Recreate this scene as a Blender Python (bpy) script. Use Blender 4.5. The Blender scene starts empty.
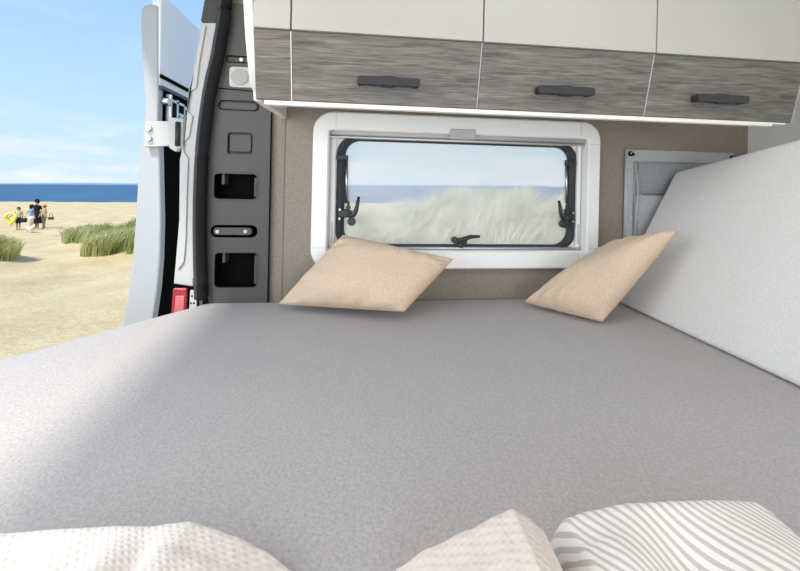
import bpy, bmesh, math, random
from mathutils import Vector, Matrix, noise
random.seed(7)
scn = bpy.context.scene
COL = scn.collection
Z0 = 1.85          # eye height above the ground outside; van coordinates below are relative to the eye

# ------------------------------------------------------------------ camera geometry
F_PX, YAW, ROLL, CY = 380.0, .1127, .0219, 181.08
CAM = Vector((.1464, -1.267, 0))
_F = Vector((math.sin(YAW), math.cos(YAW), 0)); _R = Vector((math.cos(YAW), -math.sin(YAW), 0)); _U = Vector((0, 0, 1))
_R3 = _R*math.cos(ROLL) + _U*math.sin(ROLL); _U3 = -_R*math.sin(ROLL) + _U*math.cos(ROLL)

def at(px, py, ax, v):
    """a point of the place: the ray through a photo position met with the plane axis = v"""
    d = _F + _R3*((px-400)/F_PX) + _U3*((CY-py)/F_PX)
    return CAM + d*((v-CAM[ax])/d[ax])
def dep(px, py, t):
    return CAM + (_F + _R3*((px-400)/F_PX) + _U3*((CY-py)/F_PX))*t

cd = bpy.data.cameras.new('camera'); cam = bpy.data.objects.new('camera', cd); COL.objects.link(cam)
cd.sensor_width = 36; cd.sensor_fit = 'HORIZONTAL'; cd.lens = F_PX/800*36
cd.shift_y = -(571/2-CY)/800
cd.clip_start = .02; cd.clip_end = 6000
m = Matrix((_R3, _U3, -_F)).transposed().to_4x4(); m.translation = CAM + Vector((0, 0, Z0)); cam.matrix_world = m
scn.camera = cam

# outdoor frame: the van stands a little tilted against the level of the sea
_n = (_U3 + _F*.0123 + _R3*.0044).normalized()
_yo = (_F - _n*_F.dot(_n)).normalized(); _xo = _yo.cross(_n).normalized()
QM = Matrix((_xo, _yo, _n)).transposed()
def out(x, y, z):
    return CAM + QM @ Vector((x, y, z))

# ------------------------------------------------------------------ materials
def nodes(name):
    m = bpy.data.materials.new(name); m.use_nodes = True
    nt = m.node_tree; return m, nt, nt.nodes['Principled BSDF']
def lin(c):
    return tuple(((v/255)/12.92 if v/255 <= .04045 else ((v/255+.055)/1.055)**2.4) for v in c) + (1,)
def N(nt, t, **kw):
    n = nt.nodes.new(t)
    for k, v in kw.items():
        if k in n.inputs: n.inputs[k].default_value = v
        else: setattr(n, k, v)
    return n
def plain(name, rgb, rough=.5, metal=0, spec=.5, bump=0, bscale=200, var=0, vscale=3):
    m, nt, b = nodes(name)
    b.inputs['Base Color'].default_value = lin(rgb); b.inputs['Roughness'].default_value = rough
    b.inputs['Metallic'].default_value = metal; b.inputs['Specular IOR Level'].default_value = spec
    tc = N(nt, 'ShaderNodeTexCoord')
    if var:
        nz = N(nt, 'ShaderNodeTexNoise', Scale=vscale, Detail=4.0); nt.links.new(tc.outputs['Object'], nz.inputs['Vector'])
        r = N(nt, 'ShaderNodeMix', data_type='RGBA')
        c = lin(rgb); r.inputs[6].default_value = tuple(max(0, x*(1-var)) for x in c[:3])+(1,); r.inputs[7].default_value = tuple(min(1, x*(1+var)) for x in c[:3])+(1,)
        nt.links.new(nz.outputs['Fac'], r.inputs[0]); nt.links.new(r.outputs[2], b.inputs['Base Color'])
    if bump:
        nz = N(nt, 'ShaderNodeTexNoise', Scale=bscale, Detail=3.0); nt.links.new(tc.outputs['Object'], nz.inputs['Vector'])
        bp = N(nt, 'ShaderNodeBump', Strength=bump, Distance=.002)
        nt.links.new(nz.outputs['Fac'], bp.inputs['Height']); nt.links.new(bp.outputs['Normal'], b.inputs['Normal'])
    return m
def cloth(name, rgb, scale=260, amt=.18, bump=.5, dist=.0015, speck=None, stretch=(1, 1, 1)):
    """woven or brushed cloth: fine coloured speckle and a matching bump"""
    m, nt, b = nodes(name)
    b.inputs['Roughness'].default_value = .9; b.inputs['Specular IOR Level'].default_value = .15
    b.inputs['Sheen Weight'].default_value = .15
    tc = N(nt, 'ShaderNodeTexCoord'); mp = N(nt, 'ShaderNodeMapping'); mp.inputs['Scale'].default_value = stretch
    nt.links.new(tc.outputs['Object'], mp.inputs['Vector'])
    nz = N(nt, 'ShaderNodeTexNoise', Scale=scale, Detail=2.0); nt.links.new(mp.outputs['Vector'], nz.inputs['Vector'])
    mr = N(nt, 'ShaderNodeMapRange'); mr.inputs[1].default_value = .3; mr.inputs[2].default_value = .7; nt.links.new(nz.outputs['Fac'], mr.inputs[0])
    r = N(nt, 'ShaderNodeMix', data_type='RGBA'); c = lin(rgb)
    r.inputs[6].default_value = tuple(x*(1-amt) for x in c[:3])+(1,); r.inputs[7].default_value = tuple(min(1, x*(1+amt)) for x in c[:3])+(1,)
    nt.links.new(mr.outputs[0], r.inputs[0]); nt.links.new(r.outputs[2], b.inputs['Base Color'])
    bp = N(nt, 'ShaderNodeBump', Strength=bump, Distance=dist); nt.links.new(nz.outputs['Fac'], bp.inputs['Height']); nt.links.new(bp.outputs['Normal'], b.inputs['Normal'])
    return m

M = {}
M['sheet'] = cloth('grey_jersey_sheet', (172, 168, 167), 230, .12, .6, .0014)
M['backrest'] = cloth('light_grey_cushion_cloth', (224, 222, 220), 260, .07, .35, .001)
M['wall_cloth'] = cloth('taupe_wall_cloth', (150, 141, 129), 300, .16, .5, .001)
M['beige'] = cloth('beige_pillow_cloth', (212, 189, 165), 330, .13, .5, .001)
M['piping'] = cloth('piping_cloth', (192, 164, 138), 330, .1, .4, .001)
M['pocket'] = cloth('grey_felt', (184, 185, 187), 300, .22, .6, .0012)
M['pocket_dark'] = cloth('dark_grey_felt', (156, 158, 161), 300, .2, .5, .0012)
M['white'] = plain('white_laminate', (236, 234, 228), .4, var=.01)
M['door_white'] = plain('pale_grey_laminate', (180, 178, 173), .45)
M['offwhite'] = plain('white_wall_panel', (248, 248, 246), .6)
M['plastic_white'] = plain('white_plastic', (250, 250, 248), .38)
M['plastic_grey'] = plain('light_grey_plastic', (190, 191, 192), .4)
M['alu'] = plain('aluminium', (200, 200, 200), .3, 1)
M['rubber'] = plain('black_rubber', (30, 31, 33), .85, spec=.15)
M['gasket'] = plain('dark_gasket', (56, 59, 66), .7)
M['black'] = plain('black_plastic', (9, 9, 9), .9, spec=.04)
M['handle'] = plain('anthracite_handle', (42, 43, 45), .5, bump=.3, bscale=500)
M['latch'] = plain('dark_latch_plastic', (45, 47, 50), .4)
M['trim'] = plain('dark_grey_trim', (80, 79, 78), .55, bump=.3, bscale=900)
M['trim_dark'] = plain('darker_trim', (62, 62, 62), .55)
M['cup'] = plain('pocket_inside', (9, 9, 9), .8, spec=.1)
M['paint'] = plain('pale_grey_car_paint', (186, 187, 187), .45, spec=.4, bump=.15, bscale=60)
M['paint_door'] = plain('door_paint', (174, 178, 183), .45)
M['paint_lilac'] = plain('door_inner_paint', (240, 241, 250), .3)
M['red'] = plain('tail_lamp_red', (158, 44, 54), .3)
M['pinkl'] = plain('tail_lamp_clear_red', (196, 108, 114), .3)
M['speaker'] = plain('speaker_grille', (176, 173, 166), .5, bump=.8, bscale=700)
M['steel'] = plain('bright_steel', (190, 190, 190), .3, 1)
M['headliner'] = cloth('headliner', (206, 200, 190), 300, .1, .3, .001)
M['floor'] = plain('van_floor_wood', (120, 96, 72), .5, var=.2, vscale=6)

# grey-brown wood decor, grain along X
def wood():
    m, nt, b = nodes('grey_oak_decor'); b.inputs['Roughness'].default_value = .5
    tc = N(nt, 'ShaderNodeTexCoord')
    mp = N(nt, 'ShaderNodeMapping'); mp.inputs['Scale'].default_value = (2.2, 14, 24); nt.links.new(tc.outputs['Object'], mp.inputs['Vector'])
    n1 = N(nt, 'ShaderNodeTexNoise', Scale=3.2, Detail=8.0, Roughness=.62, Distortion=1.1); nt.links.new(mp.outputs['Vector'], n1.inputs['Vector'])
    mp2 = N(nt, 'ShaderNodeMapping'); mp2.inputs['Scale'].default_value = (8, 60, 260); nt.links.new(tc.outputs['Object'], mp2.inputs['Vector'])
    n2 = N(nt, 'ShaderNodeTexNoise', Scale=2.2, Detail=5.0, Roughness=.6); nt.links.new(mp2.outputs['Vector'], n2.inputs['Vector'])
    mx = N(nt, 'ShaderNodeMath', operation='ADD'); nt.links.new(n1.outputs['Fac'], mx.inputs[0]); nt.links.new(n2.outputs['Fac'], mx.inputs[1])
    mr = N(nt, 'ShaderNodeMapRange'); mr.inputs[1].default_value = .68; mr.inputs[2].default_value = 1.32; nt.links.new(mx.outputs[0], mr.inputs[0])
    cr = N(nt, 'ShaderNodeValToRGB'); e = cr.color_ramp.elements
    e[0].position = 0; e[0].color = lin((64, 59, 55)); e[1].position = 1; e[1].color = lin((140, 132, 125))
    k = e.new(.45); k.color = lin((103, 97, 92))
    nt.links.new(mr.outputs[0], cr.inputs[0]); nt.links.new(cr.outputs[0], b.inputs['Base Color'])
    bp = N(nt, 'ShaderNodeBump', Strength=.25, Distance=.001); nt.links.new(n2.outputs['Fac'], bp.inputs['Height']); nt.links.new(bp.outputs['Normal'], b.inputs['Normal'])
    return m
M['wood'] = wood()

# hazy acrylic pane
def pane_mat():
    m, nt, b = nodes('hazy_acrylic'); nt.nodes.remove(b)
    o = nt.nodes['Material Output']
    tr = N(nt, 'ShaderNodeBsdfTransparent'); tr.inputs[0].default_value = (.99, .995, 1, 1)
    tl = N(nt, 'ShaderNodeBsdfTranslucent'); tl.inputs[0].default_value = (.97, .98, 1, 1)
    mx = N(nt, 'ShaderNodeMixShader'); mx.inputs[0].default_value = .33
    df = N(nt, 'ShaderNodeBsdfDiffuse'); df.inputs[0].default_value = (.98, .98, .98, 1)
    hz = N(nt, 'ShaderNodeMixShader'); hz.inputs[0].default_value = .8
    nt.links.new(tl.outputs[0], hz.inputs[1]); nt.links.new(df.outputs[0], hz.inputs[2])
    gl = N(nt, 'ShaderNodeBsdfGlossy', Roughness=.03); mx2 = N(nt, 'ShaderNodeMixShader')
    fr = N(nt, 'ShaderNodeFresnel', IOR=1.18)
    nt.links.new(tr.outputs[0], mx.inputs[1]); nt.links.new(hz.outputs[0], mx.inputs[2])
    nt.links.new(fr.outputs[0], mx2.inputs[0]); nt.links.new(mx.outputs[0], mx2.inputs[1]); nt.links.new(gl.outputs[0], mx2.inputs[2])
    nt.links.new(mx2.outputs[0], o.inputs['Surface'])
    return m
M['pane'] = pane_mat()

# ------------------------------------------------------------------ object helpers
def tag(o, label=None, cat=None, group=None, kind=None):
    if label: o['label'] = label
    if cat: o['category'] = cat
    if group: o['group'] = group
    if kind: o['kind'] = kind
    return o
def empty(name, loc):
    o = bpy.data.objects.new(name, None); COL.objects.link(o); o.empty_display_size = .1
    o.location = Vector(loc) + Vector((0, 0, Z0)); return o
def wloc(o):
    v = Vector(o.location)
    while o.parent: o = o.parent; v = v + Vector(o.location)
    return v - Vector((0, 0, Z0))
def obj(name, vf, mat, parent=None, smooth=False, bevel=0, seg=2, subd=0, angle=40):
    """vf = (verts in van coordinates, faces); linked as ONE mesh object"""
    vs, fs = vf[0], vf[1]
    vs = [Vector(v) for v in vs]
    if parent is not None: org = wloc(parent); loc = Vector((0, 0, 0))
    else:
        xs = [v.x for v in vs]; ys = [v.y for v in vs]; zs = [v.z for v in vs]
        org = Vector(((min(xs)+max(xs))/2, (min(ys)+max(ys))/2, min(zs))); loc = org + Vector((0, 0, Z0))
    me = bpy.data.meshes.new(name); me.from_pydata([v-org for v in vs], [], fs); me.update()
    bm = bmesh.new(); bm.from_mesh(me)
    if len(bm.faces) < 20000: bmesh.ops.recalc_face_normals(bm, faces=bm.faces)
    bm.to_mesh(me); bm.free()
    if len(vf) > 2:      # per-vertex uv
        uv = me.uv_layers.new(name='UVMap')
        for l in me.loops: uv.data[l.index].uv = vf[2][l.vertex_index]
    o = bpy.data.objects.new(name, me); COL.objects.link(o); o.location = loc
    if parent is not None: o.parent = parent
    me.materials.append(mat)
    if smooth: me.shade_smooth()
    if bevel:
        b = o.modifiers.new('bevel', 'BEVEL'); b.width = bevel; b.segments = seg; b.limit_method = 'ANGLE'; b.angle_limit = math.radians(angle)
        me.shade_smooth(); b.harden_normals = True
    if subd:
        s = o.modifiers.new('sub', 'SUBSURF'); s.levels = s.render_levels = subd
    return o
def join(*parts):
    V, Fc = [], []
    for p in parts:
        n = len(V); V += [Vector(v) for v in p[0]]; Fc += [tuple(i+n for i in f) for f in p[1]]
    return V, Fc
def box(x0, x1, y0, y1, z0, z1):
    v = [(x, y, z) for x in (x0, x1) for y in (y0, y1) for z in (z0, z1)]
    return v, [(0, 1, 3, 2), (4, 6, 7, 5), (0, 4, 5, 1), (2, 3, 7, 6), (0, 2, 6, 4), (1, 5, 7, 3)]
def prism(poly, ax, a, b):
    """2D polygon (other two axes in order) extruded along axis ax from a to b"""
    def mk(p, t):
        return (t, p[0], p[1]) if ax == 0 else (p[0], t, p[1]) if ax == 1 else (p[0], p[1], t)
    n = len(poly)
    v = [mk(p, a) for p in poly] + [mk(p, b) for p in poly]
    f = [tuple(range(n)), tuple(range(2*n-1, n-1, -1))] + [(i, (i+1) % n, n+(i+1) % n, n+i) for i in range(n)]
    return v, f
def rrect(x0, x1, z0, z1, r, n=7):
    pts = []
    for cx, cz, a0 in ((x1-r, z1-r, 0), (x0+r, z1-r, 90), (x0+r, z0+r, 180), (x1-r, z0+r, 270)):
        for k in range(n+1):
            a = math.radians(a0+90*k/n); pts.append((cx+r*math.cos(a), cz+r*math.sin(a)))
    return pts
def loft(loops, closed_ends=False, ring=True):
    """loops: lists of 3D points of the same length; ring = close round to the first loop"""
    n = len(loops[0]); V = [p for l in loops for p in l]; Fc = []
    L = len(loops)
    for k in range(L if ring else L-1):
        a = k*n; b = ((k+1) % L)*n
        for i in range(n):
            j = (i+1) % n; Fc.append((a+i, a+j, b+j, b+i))
    if closed_ends: Fc.append(tuple(range(n))); Fc.append(tuple(range((L-1)*n, L*n)))
    return V, Fc
def frame_xz(outer, inner, y0, y1):
    """rectangular ring between two outlines, from front y0 to back y1"""
    o3 = lambda pts, y: [(p[0], y, p[1]) for p in pts]
    return loft([o3(outer, y0), o3(inner, y0), o3(inner, y1), o3(outer, y1)])
def tube(pts, r, n=10, caps=True):
    pts = [Vector(p) for p in pts]; V, Fc = [], []
    for i, p in enumerate(pts):
        d = (pts[min(i+1, len(pts)-1)]-pts[max(i-1, 0)]).normalized()
        a = d.cross(Vector((0, 0, 1)));
        if a.length < .05: a = d.cross(Vector((0, 1, 0)))
        a.normalize(); b = d.cross(a); rr = r[i] if isinstance(r, (list, tuple)) else r
        for k in range(n):
            t = 2*math.pi*k/n; V.append(p+a*math.cos(t)*rr+b*math.sin(t)*rr)
    for i in range(len(pts)-1):
        for k in range(n):
            j = (k+1) % n; Fc.append((i*n+k, i*n+j, (i+1)*n+j, (i+1)*n+k))
    if caps: Fc.append(tuple(range(n))); Fc.append(tuple(range((len(pts)-1)*n, len(pts)*n)))
    return V, Fc
def disc_cyl(c, ax, r, d, n=24):
    """cylinder, centre c, along axis ax, from c to c+d"""
    e = [Vector((1, 0, 0)), Vector((0, 1, 0)), Vector((0, 0, 1))]
    a, b = e[(ax+1) % 3], e[(ax+2) % 3]; c = Vector(c)
    l0 = [c+a*r*math.cos(2*math.pi*k/n)+b*r*math.sin(2*math.pi*k/n) for k in range(n)]
    l1 = [p+e[ax]*d for p in l0]
    return loft([l0, l1], True, False)
def plate_holes(outer, holes, y0, y1):
    """flat plate in XZ with holes, front y0, back y1"""
    bm = bmesh.new(); eds = []
    for lp in [outer]+holes:
        vs = [bm.verts.new((p[0], y0, p[1])) for p in lp]
        eds += [bm.edges.new((vs[i], vs[(i+1) % len(vs)])) for i in range(len(vs))]
    bmesh.ops.triangle_fill(bm, use_beauty=True, use_dissolve=False, edges=eds)
    bm.verts.index_update()
    n = len(bm.verts); V = [v.co.copy() for v in bm.verts]; Fc = [tuple(v.index for v in f.verts) for f in bm.faces]
    B = [Vector((v.x, y1, v.z)) for v in V]; Fb = [tuple(i+n for i in reversed(f)) for f in Fc]
    S = []
    for e in bm.edges:
        if len(e.link_faces) == 1: i, j = e.verts[0].index, e.verts[1].index; S.append((i, j, j+n, i+n))
    bm.free(); return V+B, Fc+Fb+S
def cup(loop, y0, y1):
    """a recess lining behind a hole: side wall and bottom"""
    a = [(p[0], y0, p[1]) for p in loop]; b = [(p[0], y1, p[1]) for p in loop]
    V, Fc = loft([a, b], False, False); n = len(loop); Fc.append(tuple(range(n, 2*n))); return V, Fc
def pxpoly(pts, y):
    return [(lambda p: (p.x, p.z))(at(a, b, 1, y)) for a, b in pts]
def pxrr(x0, x1, y0, y1, r, Y, n=6):
    a = at(x0, (y0+y1)/2, 1, Y); b = at(x1, (y0+y1)/2, 1, Y); t = at((x0+x1)/2, y0, 1, Y); d = at((x0+x1)/2, y1, 1, Y)
    return rrect(a.x, b.x, d.z, t.z, r, n)

WIN = (0.0, 1.0, -.2951, .2263)     # outer frame of the window, in the wall plane Y = 0
ZB = -.395                          # top of the mattress

# ================================================================== SETTING: the van's shell
def struct(name, vf, mat, label=None, **k):
    o = obj(name, vf, mat, **k); return tag(o, label, None, None, 'structure')

trim_left = [(230.5, 0), (228, 20), (225, 40), (221.5, 60), (215.5, 80), (211.5, 100), (208, 130), (206, 150), (205, 190), (205, 230), (206, 265), (208, 300), (210, 330)]
left_xz = pxpoly(trim_left, -.01)
hole = rrect(WIN[0]+.035, WIN[1]-.035, WIN[2]+.035, WIN[3]-.035, .04)
wall_out = [(left_xz[0][0]+.02, .78)] + [(x, z) for x, z in left_xz] + [(left_xz[-1][0], -1.25), (1.62, -1.25), (1.62, .78)]
wall_pockets = [pxrr(212.5, 258.5, 172.5, 200.5, .014, -.014), pxrr(213, 258.5, 251.5, 289, .014, -.014)]
struct('wall_back', plate_holes(wall_out, [hole]+wall_pockets, 0, .05), M['wall_cloth'], 'taupe cloth covered side wall behind the bed')
# sheet metal outside of that wall
struct('wall_outside', plate_holes([(left_xz[0][0]+.0, .80), (left_xz[6][0], -.3), (left_xz[6][0], -1.3), (1.62, -1.3), (1.62, .80)], [hole], .052, .075), M['paint'], 'painted outer skin of the van')
struct('wall_right', box(1.596, 1.63, -2.0, 0, -1.25, .78), M['offwhite'], 'white partition wall to the right of the bed')
struct('trim_1', box(-.0945, -.0885, -.0035, .002, ZB-.02, .19), M['wall_cloth'], 'vertical seam in the taupe wall cloth')
struct('floor', box(-.70, 1.63, -2.0, .05, -1.29, -1.25), M['floor'], 'floor of the van')
# headliner coloured roof; hatch added for light, rear edge extended to shade the bed
sky = [(.15, -1.55), (1.25, -1.55), (1.25, -.62), (.15, -.62)]
def ceiling():
    v, f = plate_holes([(-.66, -2.0), (1.63, -2.0), (1.63, .05), (-.66, .05)], [sky], .76, .80)
    return [(p[0], p[2], p[1]) for p in v], f
struct('hatch_sun_block', join(box(.14, 1.26, -1.56, -.61, .80, .83)), M['offwhite'], 'unseen panel added over the roof hatch to block the sun')  # added out of view to keep direct sun off the bed
struct('ceiling', ceiling(), M['headliner'], 'beige headliner with an added roof hatch')
# unseen near side wall, with a door-sized opening added for light
struct('wall_front', join(box(-.70, .0, -2.04, -2.0, -1.29, .8), box(1.5, 1.63, -2.04, -2.0, -1.29, .8), box(0, 1.5, -2.04, -2.0, .68, .8)), M['offwhite'], 'near side wall around an opening added for light')
struct('wall_left', box(-.70, -.66, -2.0, .05, .70, .80), M['trim'], 'header above the open rear doorway')

# ---- body pillar at the rear corner (painted metal jamb)
jamb_px = [(217.5, 22), (213, 40), (207, 75), (200.5, 115), (196, 155), (193.5, 230), (193.5, 300), (194, 345), (176, 345), (171.5, 300), (173, 285), (176, 250), (178.5, 220), (179, 160), (183, 140), (186, 110), (188, 90), (192.5, 72), (197, 45), (201.5, 22)]
pillar = struct('wall_rear', prism(pxpoly(jamb_px, .0), 1, .0, .075), M['paint'], 'pale painted body pillar beside the rear doorway', bevel=.006)
# upper dark lining above it
struct('trim_2', prism(pxpoly([(220, -8), (219, 12), (217, 23), (201, 22), (205, 0), (206, -8)], .002), 1, -.004, .07), M['trim_dark'], 'dark lining on top of the body pillar', bevel=.004)
# folded flange of the jamb: raised inner strip and stepped outer strip
fl1 = [(214, 23), (208.5, 50), (203, 80), (197.5, 118), (193.5, 160), (191, 230), (191, 278), (196, 280), (193.5, 230), (196, 160), (200, 118), (206.5, 80), (212, 50), (217.5, 23)]
struct('trim_3', prism(pxpoly(fl1, -.008), 1, -.010, .002), M['paint'], 'inner flange of the body pillar', bevel=.003)
fl2 = [(206, 26), (200, 60), (196.5, 88), (190, 92), (188.5, 112), (193, 116), (189.5, 136), (184.5, 142), (184, 152), (188.5, 158), (187, 200), (186, 240), (184, 262), (178, 270), (176.5, 262), (179.5, 225), (180.5, 165), (184, 143), (187, 112), (190, 90), (194, 70), (202, 26)]
struct('trim_4', prism(pxpoly(fl2, -.004), 1, -.006, .002), M['paint'], 'stepped outer flange of the body pillar', bevel=.002)

# ---- tail lamp
tl = empty('tail_lamp', at(181, 322, 1, -.01))
obj('lamp_housing', prism(pxpoly([(171, 284), (198, 288), (197.5, 330), (168, 330)], -.012), 1, -.012, .0), M['black'], tl, bevel=.002)
obj('lens', prism(pxpoly([(173, 288), (187, 288.5), (186, 328), (170, 328)], -.02), 1, -.022, -.010), M['red'], tl, bevel=.004)
obj('clear_lens', prism(pxpoly([(175.5, 296), (184.5, 296), (183.5, 314), (174, 314)], -.024), 1, -.0245, -.020), M['pinkl'], tl, bevel=.002)
lg = obj('reflector_panel', prism(pxpoly([(189.5, 290.5), (196.5, 291), (196.5, 317), (188, 321)], -.02), 1, -.018, -.010), M['plastic_grey'], tl, bevel=.003)
for a, b in ((192, 296), (194, 303), (191.5, 309), (193.5, 315), (191, 303)):
    p = at(a, b, 1, -.0185); obj('screw', disc_cyl(p, 1, .0028, -.0015, 10), M['latch'], lg)
tag(tl, 'red tail lamp with a pale perforated strip, low on the rear body pillar', 'tail lamp')

# ---- rubber door seal running up the pillar
seal_px = [(225, -14), (224.5, 0), (223, 20), (219.5, 40), (216.5, 58), (211, 80), (206, 110), (201.5, 150), (199.5, 190), (199, 230), (199.5, 265), (200.5, 299)]
ds = empty('door_seal', at(201, 300, 1, -.03))
def off(pts, dx):
    # smooth run through the given positions
    q = [pts[0]]+pts+[pts[-1]]; r = []
    for i in range(1, len(q)-2):
        for k in range(5):
            t = k/5; r.append(tuple(.5*(2*q[i][c]+(q[i+1][c]-q[i-1][c])*t+(2*q[i-1][c]-5*q[i][c]+4*q[i+1][c]-q[i+2][c])*t*t+(3*q[i][c]-q[i-1][c]-3*q[i+1][c]+q[i+2][c])*t**3) for c in (0, 1)))
    return [(a+dx, b) for a, b in r+[pts[-1]]]
obj('seal_bulb', tube([at(a, b, 1, -.030) for a, b in off(seal_px, 2.4)], .0155, 12), M['rubber'], ds, smooth=True)
obj('seal_lip', tube([at(a, b, 1, -.026) for a, b in off(seal_px, -3.4)], .0085, 10), M['gasket'], ds, smooth=True)  # lighter colour stands in for the highlight along this ridge
obj('seal_carrier', tube([at(a, b, 1, -.012) for a, b in off(seal_px, -.6)], .013, 8), M['black'], ds, smooth=True)
tag(ds, 'black rubber door seal running up the edge of the rear doorway', 'door seal')

# ---- dark grey pillar trim with pockets, slots and speaker
TY = -.014
tp = empty('pillar_trim_panel', at(240, 320, 1, TY))
open1 = pxrr(213.5, 257.5, 173.5, 199.5, .014, TY); open2 = pxrr(214, 257.5, 252.5, 288, .014, TY)
slot_h = pxrr(210.5, 257.5, 225, 237.5, .019, TY); slot_m = pxrr(218, 260, 100.5, 111, .016, TY); slot_t = pxrr(225, 262, 56, 63.5, .012, TY)
cap = pxrr(227.5, 252.5, 132.5, 154.5, .008, TY)
outl = pxpoly([(230.5, 7)] + [(a+.5, b) for a, b in trim_left[1:]], TY) + [(-.125, at(272, 330, 1, TY).z), (-.129, .55)]
outl[0] = (outl[0][0], .55)
obj('panel', plate_holes(outl, [open1, open2, slot_h, slot_m, slot_t, cap], TY, -.002), M['trim'], tp, bevel=.003)
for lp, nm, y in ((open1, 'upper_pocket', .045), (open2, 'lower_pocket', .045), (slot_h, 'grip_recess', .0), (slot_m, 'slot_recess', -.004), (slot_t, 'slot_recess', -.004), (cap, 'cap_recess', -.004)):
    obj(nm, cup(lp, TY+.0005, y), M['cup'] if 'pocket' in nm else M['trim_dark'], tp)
    if 'pocket' in nm:
        xs = [p[0] for p in lp]; zs = [p[1] for p in lp]
        rim = rrect(min(xs)-.004, max(xs)+.004, min(zs)-.004, max(zs)+.004, .018, 6); ri = rrect(min(xs)+.0015, max(xs)-.0015, min(zs)+.0015, max(zs)-.0015, .013, 6)
        obj('pocket_rim', frame_xz(rim, ri, TY-.002, TY+.006), M['trim'], tp, bevel=.0015)
        # moulded rib at each side inside the pocket
        obj('pocket_rib', join(box(min(xs)+.020, min(xs)+.028, .0, .044, max(zs)-.035, max(zs)-.002), box(max(xs)-.012, max(xs)-.005, -.005, .044, min(zs)+.01, max(zs)-.012)), M['trim'], tp)
# grip: bar with two screws
g = pxrr(213.5, 252, 227.5, 235, .011, TY)
gb = obj('grip_bar', prism(g, 1, TY-.004, -.001), M['trim'], tp, bevel=.002)
for a in (217.5, 245.5): obj('screw', disc_cyl(at(a, 231.5, 1, TY-.004), 1, .006, -.0025, 14), M['steel'], gb)
obj('slot_cover', prism(pxrr(220, 257, 102.5, 109.5, .010, TY), 1, TY+.001, -.003), M['trim'], tp, bevel=.002)
obj('slot_cover', prism(pxrr(227, 262, 57.5, 62, .007, TY), 1, TY+.003, -.003), M['trim'], tp, bevel=.001)
obj('screw', disc_cyl(at(241.5, 60, 1, TY+.002), 1, .006, -.004, 14), M['steel'], tp)
obj('cap', prism(pxrr(230, 251.5, 134.5, 152, .007, TY), 1, TY-.004, -.003), M['trim'], tp, bevel=.003)
# seam between upper and lower moulding
a = at(216, 88, 1, TY); b = at(262, 92, 1, TY)
obj('seam', join(tube([(a.x, TY-.001, a.z), (b.x, TY-.001, b.z)], .0016, 6), tube([(-.128, TY-.001, -.40), (-.130, TY-.001, .5)], .002, 6)), M['black'], tp)
tag(tp, 'dark grey moulded trim panel with two open pockets, left of the taupe wall', 'trim panel')
sp = empty('speaker', at(240, 88, 1, TY))
obj('bezel', prism(pxrr(229.5, 262, 67.5, 88, .012, TY), 1, TY-.006, TY+.001), M['plastic_grey'], sp, bevel=.003)
c = at(240.5, 77.5, 1, TY)
obj('grille', disc_cyl((c.x, TY-.006, c.z), 1, .026, -.004, 32), M['speaker'], sp, bevel=.002)
tag(sp, 'small pale square lamp with a round ribbed lens, set in the dark pillar trim', 'lamp'); sp.name = 'interior_lamp'

# ================================================================== REAR DOOR, swung open
rd = empty('door_1', at(150, 330, 1, .14)); tag(rd, 'open rear door of the van, pale painted metal', None, None, 'structure')
sk = [(158, 5), (150, 3.5), (144, 5), (141, 9), (140.2, 20), (141, 45), (142.5, 75), (144.5, 100), (144.3, 118), (142.5, 128), (139.5, 150), (137, 185), (135, 220), (132, 260), (128, 290), (122.7, 320), (117, 350), (150, 350), (153.5, 318), (157.5, 290), (160, 260), (161, 220), (159.5, 150), (158, 118), (158.5, 92), (158, 60)]
obj('outer_skin', prism(pxpoly(sk, .12), 1, .12, .155), M['paint_door'], rd, bevel=.008, seg=3)
XD = -.535
zt, zm, zl = .63, .350, .305
obj('inner_panel', box(XD-.03, XD, .125, .95, zl, zt), M['paint_lilac'], rd, bevel=.004)
obj('moulding', box(XD-.002, XD+.006, .126, .95, zm-.012, zm), M['black'], rd)
obj('moulding', box(XD-.002, XD+.010, .124, .95, zl-.006, zl+.006), M['latch'], rd)
obj('inner_trim', box(XD-.03, XD-.002, .15, .95, -1.1, zl), M['black'], rd)
# check strap mechanism between moulding and hinge
mech = join(*[box(XD+.002, XD+.02, y0, y1, z0, z1) for y0, y1, z0, z1 in ((.165, .175, .14, .29), (.21, .225, .15, .28), (.27, .28, .17, .27), (.175, .27, .265, .275), (.225, .33, .225, .235), (.18, .26, .19, .198), (.28, .4, .255, .268))],
            disc_cyl((XD+.0, .152, .262), 0, .014, .02, 14), disc_cyl((XD+.0, .245, .21), 0, .018, .022, 14))
obj('latch_mechanism', mech, M['steel'], rd, bevel=.001)
# hinge
hp = obj('hinge', join(prism(pxpoly([(145.5, 121), (172, 121.5), (171, 146), (156, 147), (145, 147)], .105), 1, .098, .112), prism(pxpoly([(169, 117), (184, 119), (183, 147), (176, 152), (169.5, 148)], .09), 1, .086, .11)), M['paint'], rd, bevel=.003)
for y in (128.5, 138.5): obj('bolt', disc_cyl(at(149.5, y, 1, .098), 1, .010, -.009, 6), M['steel'], hp, bevel=.001)
obj('hinge_pin', tube([at(178, 122, 1, .082), at(177.5, 146, 1, .082)], .008, 12), M['latch'], hp, smooth=True)

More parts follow.
